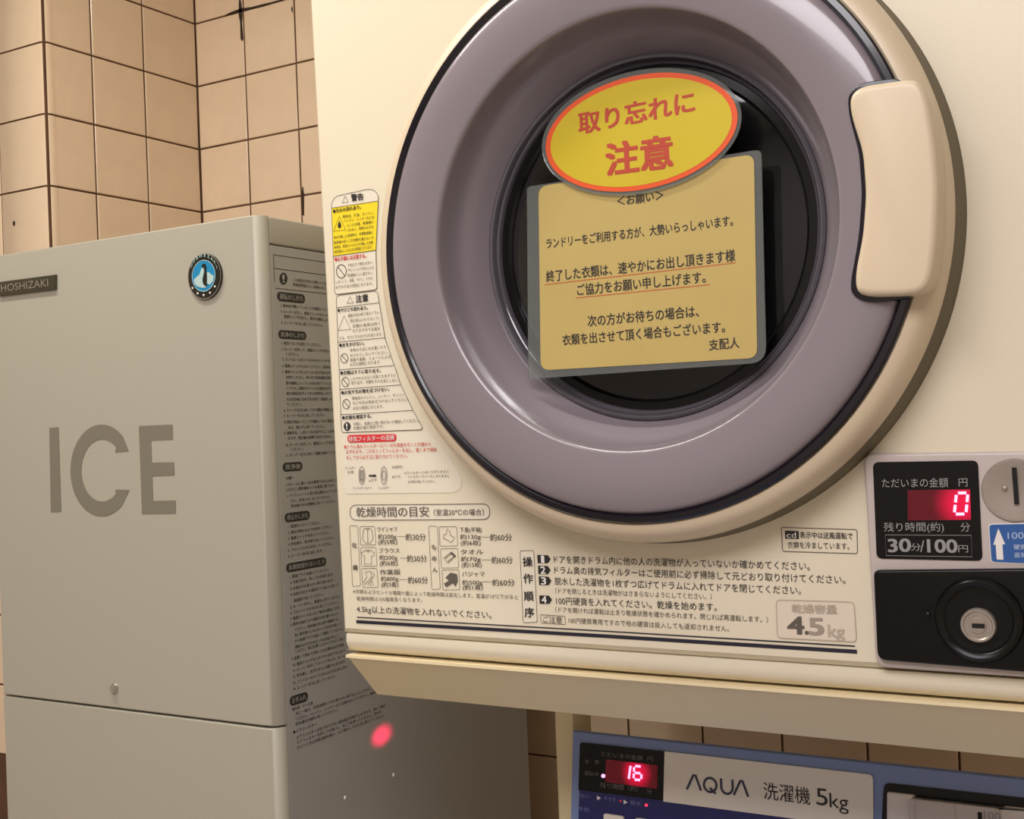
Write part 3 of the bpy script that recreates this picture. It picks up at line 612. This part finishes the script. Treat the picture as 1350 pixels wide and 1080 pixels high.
for r in ((302, 267, 435, 263, 'ワイシャツ', 0), (306, 317, 432, 314, '約200g', 0), (308, 354, 437, 350, '(約5枚)', 0), (495, 326, 632, 325, '約30分', 1), (312, 412, 452, 412, 'ブラウス', 0), (315, 460, 438, 458, '約200g', 0), (318, 500, 440, 497, '(約6枚)', 0), (503, 473, 640, 472, '約30分', 1),
          (318, 560, 458, 558, '作業服', 0), (325, 606, 445, 603, '約800g', 0), (328, 646, 445, 643, '(約3着)', 0), (510, 620, 647, 620, '約60分', 1), (865, 270, 1014, 268, '下着(半袖)', 0), (868, 318, 1008, 316, '約130g', 0), (872, 360, 1008, 358, '(約6枚)', 0), (1072, 328, 1222, 328, '約60分', 1),
          (872, 420, 1025, 420, 'タオル', 0), (872, 470, 1008, 468, '約70g', 0), (878, 510, 1014, 508, '(約15枚)', 0), (1082, 483, 1227, 483, '約60分', 1), (880, 572, 1035, 572, 'パジャマ', 0), (882, 630, 1020, 628, '約500g', 0), (885, 664, 1022, 662, '(約1着)', 0), (1087, 637, 1240, 637, '約60分', 1)):
    TC(A4, a4, r[4], *r[:4], 46 if r[5] else 34, TK, .012)
TC(A4, a4, '※衣類およびセンイの種類や量によって乾燥時間は変化します。室温が10℃下がると', 135, 687, 1262, 729, 27, TK, .0)
TC(A4, a4, '乾燥時間は10%程度長くなります。', 160, 736, 607, 748, 27, TK, .0)
TC(A4, a4, '4.5kg以上の洗濯物を入れないでください。', 160, 817, 1082, 860, 46, ('limit_lettering', DRY, ink, tab, .0005), .0)
bm = B(); stroke(bm, DRY, [(471, 813.8), (800, 832.3), (1127.4, 852)], .0009, .0004); stroke(bm, DRY, [(470, 819.6), (800, 838.8), (1130, 859.3)], .0026, .0004); link('double_rule', bm, ink_navy, fp)
# operating steps
stp = poly('step_heading_box', DRY, rounded([(685.8, 726.4), (704, 726), (708.6, 820.4), (690, 821.2)], 2.2, 3), sticker, dr, .00015, .0001)
bm = B(); stroke(bm, DRY, rounded([(685.8, 726.4), (704, 726), (708.6, 820.4), (690, 821.2)], 2.2, 3), .0004, .0004, True); link('heading_outline', bm, ink_soft, stp)
bm = B(); stroke(bm, DRY, rounded([(712.8, 810.4), (745, 812.6), (745.8, 823.4), (713.6, 821.4)], 1.5, 2), .0004, .0004, True); link('note_outline', bm, ink_soft, stp)
bm = B(); stroke(bm, DRY, rounded([(1030, 695.4), (1130, 698.3), (1130.6, 730), (1032, 727)], 3, 3), .0005, .0004, True); link('code_outline', bm, ink_soft, stp)
SKy = ('step_lettering', DRY, ink, stp, .0005); SS = ('step_small_print', DRY, ink_soft, stp, .0005)
A5, a5 = (670, 680), 5.19
for b_, x, y in (('操', 104, 347), ('作', 108, 462), ('順', 112, 582), ('序', 116, 694)): TC(A5, a5, b_, x, y, x + 64, y + 1, 62, SKy, .02)
tags = [((200, 268), (292, 325)), ((205, 342), (292, 400)), ((210, 415), (297, 475)), ((214, 545), (301, 603))]
tgo = []
for (x0, y0), (x1, y1) in tags:
    bm = B(); prism(bm, [DRY.hit(*(A5[0] + x / a5, A5[1] + y / a5), .0004) for x, y in ((x0, y0), (x1 - 20, y0 + 2), (x1, (y0 + y1) / 2), (x1 - 18, y1), (x0 + 3, y1))], DRY.n, 0); tgo.append(link('step_number_tag', bm, ink, stp))
bm = B(); prism(bm, [DRY.hit(*p, .0004) for p in ((1034.9, 699.6), (1053.2, 700.2), (1053.6, 710.6), (1035.5, 710.2))], DRY.n, 0)
cdo = link('code_tag', bm, ink, stp)
NK = ('step_numbers', DRY, white_ink, stp, .0007)
for (n_, x, y), q in zip((('1', 232, 322), ('2', 226, 396), ('3', 230, 470), ('4', 234, 598)), tgo): TC(A5, a5, n_, x, y, x + (16 if n_ == '1' else 32), y, 48, ('step_number', DRY, white_ink, q, .0007), .02, 'H')
T('cd', 1037.5, 709, 1050, 709.2, 7.5, ('code_lettering', DRY, white_ink, cdo, .0007), .0, 'H')
T('ドアを開きドラム内に他の人の洗濯物が入っていないか確かめてください。', 730.7, 742.5, 1068, 752, 9.5, SKy, .002)
T('ドラム奥の排気フィルターはご使用前に必ず掃除して元どおり取り付けてください。', 731.3, 756.5, 1115, 770, 9.5, SKy, .002)
T('脱水した洗濯物を1枚ずつ広げてドラムに入れてドアを閉じてください。', 731.7, 771, 1056.5, 784, 9.5, SKy, .002)
T('（ドアを閉じるときは洗濯物がはさまらないようにしてください。）', 732.6, 782.5, 938.6, 790.6, 7, SS, 0)
T('100円硬貨を入れてください。乾燥を始めます。', 733.6, 797, 945.3, 805.8, 9.6, SKy, .002)
T('（ドアを開ければ運転は止まり乾燥状態を確かめられます。閉じれば再運転します。）', 732.6, 807.3, 1012.8, 821, 7, SS, 0)
T('ご注意', 716.5, 820.5, 741.5, 822, 8.2, SS, .01)
T('100円硬貨専用ですので他の硬貨は投入しても返却されません。', 750, 821.8, 961.7, 832.8, 7.2, SS, .0)
T('表示中は送風運転で', 1055, 709.6, 1124.5, 711.2, 8.3, SKy, .012)
T('衣類を冷ましています。', 1038.7, 722.6, 1120, 724.6, 8.3, SKy, .0)
cap = poly('capacity_box', DRY, rounded([(1023.5, 791), (1126, 794), (1129.5, 846.5), (1025.2, 841)], 6, 4), mat('pale_sticker', (226, 212, 192), .4), dr, .0003, .0002)
bm = B(); stroke(bm, DRY, rounded([(1023.5, 791), (1126, 794), (1129.5, 846.5), (1025.2, 841)], 6, 4), .0007, .0005, True); link('capacity_outline', bm, ink_faint, cap)
CF = ('capacity_faded_lettering', DRY, ink_faint, cap, .0006)
T('乾燥容量', 1044.5, 808, 1104, 809.6, 11, CF, .03); T('5', 1067.8, 836.6, 1086, 837.2, 21.5, ('capacity_digit', DRY, mat('half_faded_ink', (160, 146, 130), .6), cap, .0006), .03, 'H')
T('kg', 1092.5, 839.5, 1114, 840.5, 15.5, CF, .02, 'H'); T('4', 1039.8, 835.6, 1060, 836, 22, ('capacity_lettering', DRY, ink_soft, cap, .0006), .03, 'H'); T('.', 1062.2, 835.8, 1065.6, 835.9, 21, ('capacity_lettering', DRY, ink_soft, cap, .0006), .03, 'H')

# coin panel
plp = rounded([(1141, 597.8), (1371, 594.5), (1384, 893), (1157.5, 877.5)], [14, 10, 14, 16], 6)
cp = poly('coin_panel', DRY, plp, plate_m, dr, .006, .006, bev=.002)
CPL = Plane((0, YD - .006, 0), (0, -1, 0), (0, 0, 1))
poly('display_window', CPL, rounded([(1151, 609.4), (1289.4, 607.2), (1295.6, 739.4), (1156, 736.4)], 8, 5), black_gloss, cp, .0006, .0006)
gl = CPL.hit(1268, 664)
poly('led_window', CPL, [(1196.8, 646.2), (1279.2, 645.2), (1280.4, 685.2), (1197.4, 686.2)], glow_mat('lit_red_filter', gl, .019), cp, .0009, .0002)
def seg7(bm, pl, c4, segs, w, off):
    TLc, TRc, BRc, BLc = [Vector(c) for c in c4]
    def at(u, v): return tuple(TLc * (1 - u) * (1 - v) + TRc * u * (1 - v) + BRc * u * v + BLc * (1 - u) * v)
    S = {'a': ((.14, 0), (.86, 0)), 'd': ((.14, 1), (.86, 1)), 'g': ((.14, .5), (.86, .5)), 'f': ((0, .09), (0, .44)), 'b': ((1, .09), (1, .44)), 'e': ((0, .56), (0, .91)), 'c': ((1, .56), (1, .91))}
    for s in segs: stroke(bm, pl, [at(*S[s][0]), at(*S[s][1])], w, off)
bm = B(); seg7(bm, CPL, ((1261.5, 650), (1276.5, 649.6), (1274, 677.5), (1258.6, 677.8)), 'abcdef', .0017, .0012); link('digit_zero', bm, led_hot, cp)
GK = ('display_lettering', CPL, grey_print, cp, .0009)
T('ただいまの金額', 1163.4, 643, 1250.6, 642.4, 11.5, GK, .0); T('円', 1264.5, 641.8, 1276, 641.4, 11, GK, 0)
T('残り時間(約)', 1165.9, 701, 1244.9, 700.6, 11.5, GK, .0); T('分', 1266.9, 700.8, 1279.5, 700.8, 11.5, GK, 0)
T('30', 1172, 727.6, 1201, 726.9, 16.5, GK, .025, 'H'); T('分', 1201.5, 726, 1214.5, 726.2, 9.5, GK, 0); T('/', 1213.5, 727.5, 1219.6, 727.6, 15, GK, 0, 'H')
T('100', 1223.7, 727.9, 1262.3, 728.4, 16.5, GK, .025, 'H'); T('円', 1264, 728, 1276.8, 728.3, 9.5, GK, 0)
bm = B(); stroke(bm, CPL, [(1167.5, 705.2), (1280.8, 705.8), (1281.8, 734), (1168.8, 732.4)], .0003, .0009, True); link('rate_frame', bm, grey_print, cp)
c = CPL.hit(1338, 646.5)
bm = B(); lathe(bm, c.x, c.z, [(0, CPL.p.y - .0005), (.010, CPL.p.y - .0006), (.0170, CPL.p.y - .0016), (.0186, CPL.p.y - .0016), (.0192, CPL.p.y - .0006), (.0192, CPL.p.y)], 64); link('coin_slot_plate', bm, silver, cp, True)
poly('coin_slot', CPL, [(1334.6, 616.5), (1340.5, 616.3), (1344, 664.5), (1338, 665)], dark_m, cp, .0024, .0006)
c = CPL.hit(1325, 644.3); bm = B(); lathe(bm, c.x, c.z, [(0, CPL.p.y - .0028), (.0010, CPL.p.y - .0026), (.0015, CPL.p.y - .001)], 16); link('slot_screw', bm, chrome, cp, True)
poly('label_border', CPL, rounded([(1303, 690.5), (1374, 689), (1377, 745), (1306.5, 742)], 5, 4), white_ink, cp, .0004, .0003)
poly('coin_label', CPL, rounded([(1304.2, 691.8), (1373, 690.4), (1376, 743.6), (1307.4, 740.8)], 4.5, 4), blue_label, cp, .0006, .0002)
poly('label_arrow', CPL, [(1316.4, 696.5), (1325.4, 717.5), (1321.8, 717.8), (1323.2, 738), (1314.2, 737.6), (1313, 718), (1309.8, 718.2)], white_ink, cp, .0008, .0001)
LK = ('label_lettering', CPL, mat('pale_blue_print', (170, 186, 214), .5), cp, .0008)
T('100円', 1329, 711.5, 1366, 711, 11, LK, 0); T('硬貨専用', 1337, 724.5, 1370, 724.5, 6.5, LK, .02); T('返却なし', 1337.5, 735, 1371, 735, 6.5, LK, .02)
lb = poly('lock_cover', CPL, rounded([(1153.6, 751), (1374, 748.6), (1383, 887), (1159, 868.6)], [8, 8, 12, 12], 5), black_satin, cp, .005, .0045, bev=.0016)
c = CPL.hit(1292.5, 815); y0 = CPL.p.y - .005
bm = B(); lathe(bm, c.x, c.z, [(.0262, y0 + .0003), (.0252, y0 - .0030), (.0235, y0 - .0042), (.0215, y0 - .0036), (.0195, y0 - .0012), (.0150, y0 - .0008), (.0128, y0 - .0010), (0, y0 - .0010)], 96); link('lock_collar', bm, black_satin, cp, True)
c = CPL.hit(1290, 822); c.x += .0012
bm = B(); lathe(bm, c.x, c.z, [(.0106, y0 - .0008), (.0105, y0 - .0032), (.0099, y0 - .0042), (.0088, y0 - .0042), (.0080, y0 - .0034), (.0050, y0 - .0034), (.0047, y0 - .0040), (0, y0 - .0040)], 48); link('lock_cylinder', bm, silver, cp, True)
bm = B(); box(bm, c.x - .0034, c.x + .0040, y0 - .0046, y0 - .0036, c.z - .0014, c.z + .0014, .0003, 1); link('keyhole', bm, dark_m, cp)
c = CPL.hit(1225, 809.5); bm = B(); bmesh.ops.create_uvsphere(bm, u_segments=16, v_segments=8, radius=.0022, matrix=Matrix.Translation((c.x, y0, c.z)) @ Matrix.Diagonal((1, .5, 1, 1))); link('cover_rivet', bm, black_satin, cp, True)

# ------------------------------------------------------------------ notices on the door window
NP = Plane((0, .7800, 0), (0, -1, 0), (0, 0, 1)); no = empty('laminated_notice', 0)
tag(no, 'laminated yellow square paper notice stuck on the dark round door window', 'notice')
poly('laminate_sleeve', NP, rounded([(695, 246.5), (1004, 197), (1010.5, 478), (697, 500)], [5, 9, 22, 4], 5), film_m, no, .0006, .0010)
poly('paper_sheet', NP, rounded([(710.5, 246), (994.5, 203.5), (998.7, 472), (713.5, 488.5)], 13, 6), paper_m, no, .0008, .0001)
KK = ('notice_lettering', NP, ink, no, .0009)
T('＜お願い＞', 814.7, 272.5, 875.5, 264, 13, KK, .014)
T('ランドリーをご利用する方が、大勢いらっしゃいます。', 721.3, 328.3, 967, 298, 12.5, KK, .014)
T('終了した衣類は、速やかにお出し頂きます様', 721.3, 372.3, 970, 344.6, 14, KK, .014)
T('ご協力をお願い申し上げます。', 762, 390, 931, 373, 14, KK, .014)
T('次の方がお待ちの場合は、', 776, 431, 922, 418, 14, KK, .014)
T('衣類を出させて頂く場合もございます。', 742.7, 455.8, 956.5, 438.5, 13.5, KK, .014)
T('支配人', 935.5, 462.3, 975.5, 458.7, 13.5, KK, .014)
bm = B(); stroke(bm, NP, [(718.7, 375.6), (970.7, 346.6)], .0006, .0009); stroke(bm, NP, [(760, 393), (936, 375.5)], .0006, .0009); link('red_underline', bm, mat('brick_red_print', (186, 92, 50), .5), no)
OP = Plane((0, .7782, 0), (0, -1, 0), (0, 0, 1)); ov = empty('oval_sign', 0)
tag(ov, 'oval yellow sign with orange border and red writing, overlapping top of square notice', 'sign')
poly('laminate_edge', OP, ell(846.3, 174, 131.5, 82, 64, -20), film_m, ov, .0006, .0010)
poly('orange_border', OP, ell(846.5, 174.5, 126.5, 76, 64, -20), sign_orange, ov, .0008, .0001)
poly('yellow_face', OP, ell(846, 174.8, 119.5, 69.5, 64, -19), sign_yellow, ov, .0009, .0001)
RK = ('oval_sign_lettering', OP, sign_red, ov, .0010)
T('取り忘れに', 764.5, 178, 916.5, 148.5, 27, RK, .028); T('注意', 801.5, 232.5, 887.5, 221, 40, RK, .035)

# ------------------------------------------------------------------ dryer stand
st = empty('dryer_stand', 0); tag(st, 'beige steel stand with sloping front skirt and slim legs beneath the dryer', 'stand')
a = DRY.hit(455.5, 863.5); zl_ = a.z; SB = Plane((0, .842, 0), (0, -1, 0), (0, 0, 1)); b = SB.hit(497.5, 915.5)
zr = SB.hit(1350, 1001.5).z
bm = B()
def rect(x0, x1, y0, y1, z): return [bm.verts.new(p) for p in ((x0, y0, z), (x1, y0, z), (x1, y1, z), (x0, y1, z))]
R1 = rect(a.x + .001, XR + .002, YD - .001, 1.40, zl_ + .0003); R2 = rect(a.x + .001, XR + .002, YD - .001, 1.40, zl_ - .0020)  # tray depth also stretched to the wall to block light from above
R3 = rect(a.x + .0025, XR, YD + .0012, 1.398, zl_ - .0026); R4 = rect(b.x, XR - .035, .842, 1.39, b.z)
for p, q in ((R1, R2), (R2, R3), (R3, R4)):
    for i in range(4): bm.faces.new((p[i], p[(i + 1) % 4], q[(i + 1) % 4], q[i]))
bm.faces.new(R1); bm.faces.new(R4); link('skirt_tray', bm, skirt_m, st)
LG = Plane((0, 1.02, 0), (0, -1, 0), (0, 0, 1)); lx0 = LG.hit(733.5, 1010).x; lx1 = LG.hit(757.5, 1010).x
for x0, x1 in ((lx0 - .001, lx1 - .001), (-.074, -.074 + lx1 - lx0)):
    bm = B(); box(bm, x0, x1, 1.022, 1.06, 0, b.z + .003, .0015); link('leg', bm, skirt_m, st, True)
bm = B(); box(bm, lx0 + .001, -.055, 1.0605, 1.075, .30, .33, .002); link('crossbar', bm, skirt_m, st)
c = SB.hit(490, 897.5)

# ------------------------------------------------------------------ washing machine
wm = empty('washing_machine', 0); tag(wm, 'blue-panelled coin washing machine under the dryer, marked 5kg', 'washing machine')
ta = math.radians(8); P0 = EYE + ray(755.5, 965) * ((1.0) / ray(755.5, 965).y)
WPn = Plane(P0, (0, -math.cos(ta), math.sin(ta)), (0, math.sin(ta), math.cos(ta)))
wx0 = P0.x; wx1 = -.09; zbt = P0.z - .19
bm = B(); yb_ = P0.y - .19 * math.tan(ta)
pr = [(P0.y, P0.z), (P0.y + .003, P0.z + .0012), (P0.y + .007, P0.z - .001), (P0.y + .05, zbt), (yb_, zbt)]
L0 = [bm.verts.new((wx0, y, z)) for y, z in pr]; R0 = [bm.verts.new((wx1, y, z)) for y, z in pr]
for q in range(5): j = (q + 1) % 5; bm.faces.new((L0[q], L0[j], R0[j], R0[q]))
bm.faces.new(L0); bm.faces.new(R0); ch = link('control_housing', bm, blue_frame, wm)
bm = B(); box(bm, wx0 + .002, wx1 - .002, .60, 1.018, .03, zbt - .001, .012, 3); link('cabinet', bm, white_pl, wm, True)
bm = B(); box(bm, wx0 + .03, wx1 - .02, .62, yb_ - .02, zbt - .003, zbt + .012, .006, 3); link('lid', bm, blue_frame, wm, True)
for x in (wx0 + .05, wx1 - .05):
    for y in (.65, .98):
        bm = B(); bmesh.ops.create_cone(bm, cap_ends=True, segments=16, radius1=.022, radius2=.02, depth=.032, matrix=Matrix.Translation((x, y, .016))); link('foot', bm, black_satin, wm, True)
poly('function_panel', WPn, [(765, 1030), (877, 1050), (1154, 1082), (1154, 1120), (762, 1120)], navy_pan, wm, .0012, .0010)
wdsp = poly('display_window', WPn, rounded([(765.6, 978.6), (877, 990.6), (875.4, 1055.4), (763.6, 1041.4)], [4, 0, 0, 0], 4), black_gloss, wm, .0016, .0010)
poly('name_panel', WPn, rounded([(877, 990.6), (1151.4, 1021.4), (1152, 1093), (875.4, 1056.6)], [0, 7, 0, 0], 5), name_m, wm, .0016, .0010)
gl = WPn.hit(840, 1019)
poly('led_window', WPn, [(800, 1001), (868, 1009), (867.5, 1040), (799, 1031)], glow_mat('lit_red_filter_small', gl, .0175), wm, .0018, .0001)
bm = B(); seg7(bm, WPn, ((837.4, 1009.6), (847.3, 1010.6), (846.6, 1028.4), (836.6, 1027.4)), 'acdefg', .0021, .0021)
stroke(bm, WPn, [(832.6, 1009.6), (830.2, 1026.6)], .0021, .0021); link('digits_sixteen', bm, led_hot, wm)
def dot(name, x, y, r, m):
    bm = B(); prism(bm, [WPn.hit(*p, .0021) for p in ell(x, y, r, r, 16)], WPn.n, 0); link(name, bm, m, wm)
dot('running_light', 796.7, 1022.8, 2.7, led_hot); dot('rinse_light', 819.4, 1055.8, 1.5, mat('dim_red_led', (150, 40, 70), .4, emit=(200, 30, 60), es=.5)); dot('spin_light', 853.3, 1061.3, 1.9, led_red)
dk = mat('dim_grey_print', (112, 106, 104), .5); db = mat('dim_blue_print', (120, 122, 170), .5)
DK = ('display_lettering', WPn, dk, wm, .0019); DB = ('function_lettering', WPn, db, wm, .0016)
T('ただいまの金額', 794, 996.8, 849, 1002.8, 6, DK, 0); T('円', 854.8, 1003.2, 862, 1004, 6.5, DK, 0); T('金', 772.6, 1006, 777.8, 1006.4, 5, DK, .01); T('額', 785.4, 1006.6, 790.8, 1007.2, 5, DK, .01)
T('運転中', 771.6, 1021.8, 790.4, 1023.8, 5.6, DK, 0); T('残り時間（約）', 792.8, 1038.4, 843, 1044, 7, DK, 0); T('分', 854, 1046.6, 861, 1047.4, 7, DK, 0)
T('洗い', 764.6, 1051.6, 778.6, 1053.2, 5.6, DB, 0); T('すすぎ', 797.6, 1055.6, 813, 1057.4, 5.6, DB, 0); T('脱水', 832, 1060.6, 846.6, 1062.6, 5.6, DB, 0); T('予約', 763.4, 1069, 777.8, 1070.8, 5.6, DB, 0)
for x, y in ((788.2, 1051.8), (823.2, 1057.2)):
    bm = B(); prism(bm, [WPn.hit(*p, .0016) for p in ((x, y - 3), (x + 5.2, y + .6), (x, y + 3))], WPn.n, 0); link('function_arrow', bm, white_ink, wm)
for x0, y0_, x1, y1_ in ((797.8, 1071.8, 824, 1075.8), (839.6, 1077.6, 866, 1081.2), (881, 1084, 908, 1088)):
    poly('push_button', WPn, rounded([(x0, y0_), (x1, y1_), (x1, y1_ + 16), (x0, y0_ + 16)], 3, 3), name_m, wm, .004, .003, bev=.0008)
NMK = ('name_lettering', WPn, mat('slate_print', (58, 58, 76), .45), wm, .0019); NM2 = ('capacity_lettering', WPn, ink, wm, .0019)
# brand word: bars for the crossbar-less A, ring and tail for Q, bowl for U
bm = B()
def wl_(pts, closed=False, w=.0021): stroke(bm, WPn, pts, w, .0019, closed)
wl_([(906.5, 1040.6), (915.2, 1021.6), (917.8, 1021.8), (925.2, 1042.2)])
wl_(ell(937.3, 1034.8, 8.2, 9.2, 28, .8), True); wl_([(936.8, 1038.5), (944.6, 1046.4)])
U_ = [(951.6, 1026)] + [(959.4 + 7.6 * math.cos(PI - PI * q / 12) , 1037.6 + 8.8 * math.sin(PI * q / 12) + .9 * math.cos(PI - PI * q / 12)) for q in range(13)] + [(966.6, 1027.8)]
wl_(U_); wl_([(968.4, 1048), (977.2, 1029), (979.6, 1029.2), (987.4, 1050.4)])
link('name_lettering', bm, NMK[2], wm)
T('洗濯機', 1008, 1053.2, 1069.5, 1061.4, 21.5, NM2, .004); T('5', 1077.4, 1060.6, 1092.4, 1062.4, 22, NM2, .0, 'H'); T('kg', 1094.8, 1064, 1119.6, 1067.4, 19, NM2, 0, 'H')
# coin unit
poly('coin_recess', WPn, rounded([(1166, 1031.8), (1395, 1057), (1395, 1130), (1160, 1130)], [8, 0, 0, 0], 5), black_satin, wm, .0014, .0012)
cu_ = poly('coin_box', WPn, rounded([(1171.5, 1043), (1206, 1047), (1209, 1051), (1322, 1064), (1327, 1062), (1390, 1069), (1390, 1130), (1171, 1130)], [3, 1, 1, 1, 1, 1, 0, 0], 3), white_pl, wm, .006, .0045, bev=.0012)
poly('coin_plate', WPn, rounded([(1203, 1050.5), (1321, 1064), (1327, 1130), (1203, 1125)], [5, 6, 0, 0], 4), plate_m, wm, .010, .004, bev=.0008)
bm = B(); CPW = Plane(WPn.p + WPn.n * .010, WPn.n, WPn.up)
stroke(bm, CPW, rounded([(1206.5, 1054.5), (1259, 1060.5), (1263, 1120), (1206, 1115)], [4, 4, 0, 0], 4), .0006, .0003, True); link('plate_outline', bm, ink_faint, wm)
poly('coin_slot', CPW, [(1289, 1070.6), (1294.4, 1071.2), (1296, 1098), (1290, 1097)], dark_m, wm, .0004, .0002)
T('100', 1297.5, 1080.5, 1319, 1083, 11, ('coin_lettering', CPW, grey_print, wm, .0004), .01, 'H')

# ------------------------------------------------------------------ added unseen red spotlight, no real lamp, for the glow on the ice machine's side
tgt = ICES.hit(503, 970)
src = Vector((wx0 + .012, P0.y - .30, P0.z - .04))
spot('running_lamp_beam', src, tgt, 34.0, 3.6, 1.0, (1.0, .012, .10))

# absolute side headings were stored with a 3D start: give the text pass a hit() for them
_old = Plane.hit
def _hit(s, px, py, off=0):
    if isinstance(px, tuple): return Vector(px)
    return _old(s, px, py, off)
Plane.hit = _hit
TX[:] = [((t[0], (t[1][0], None, None, t[1][3], t[1][4]), t[2], t[3], t[4]) if t[1][2] == 'abs' else t) for t in TX]
flush_text()
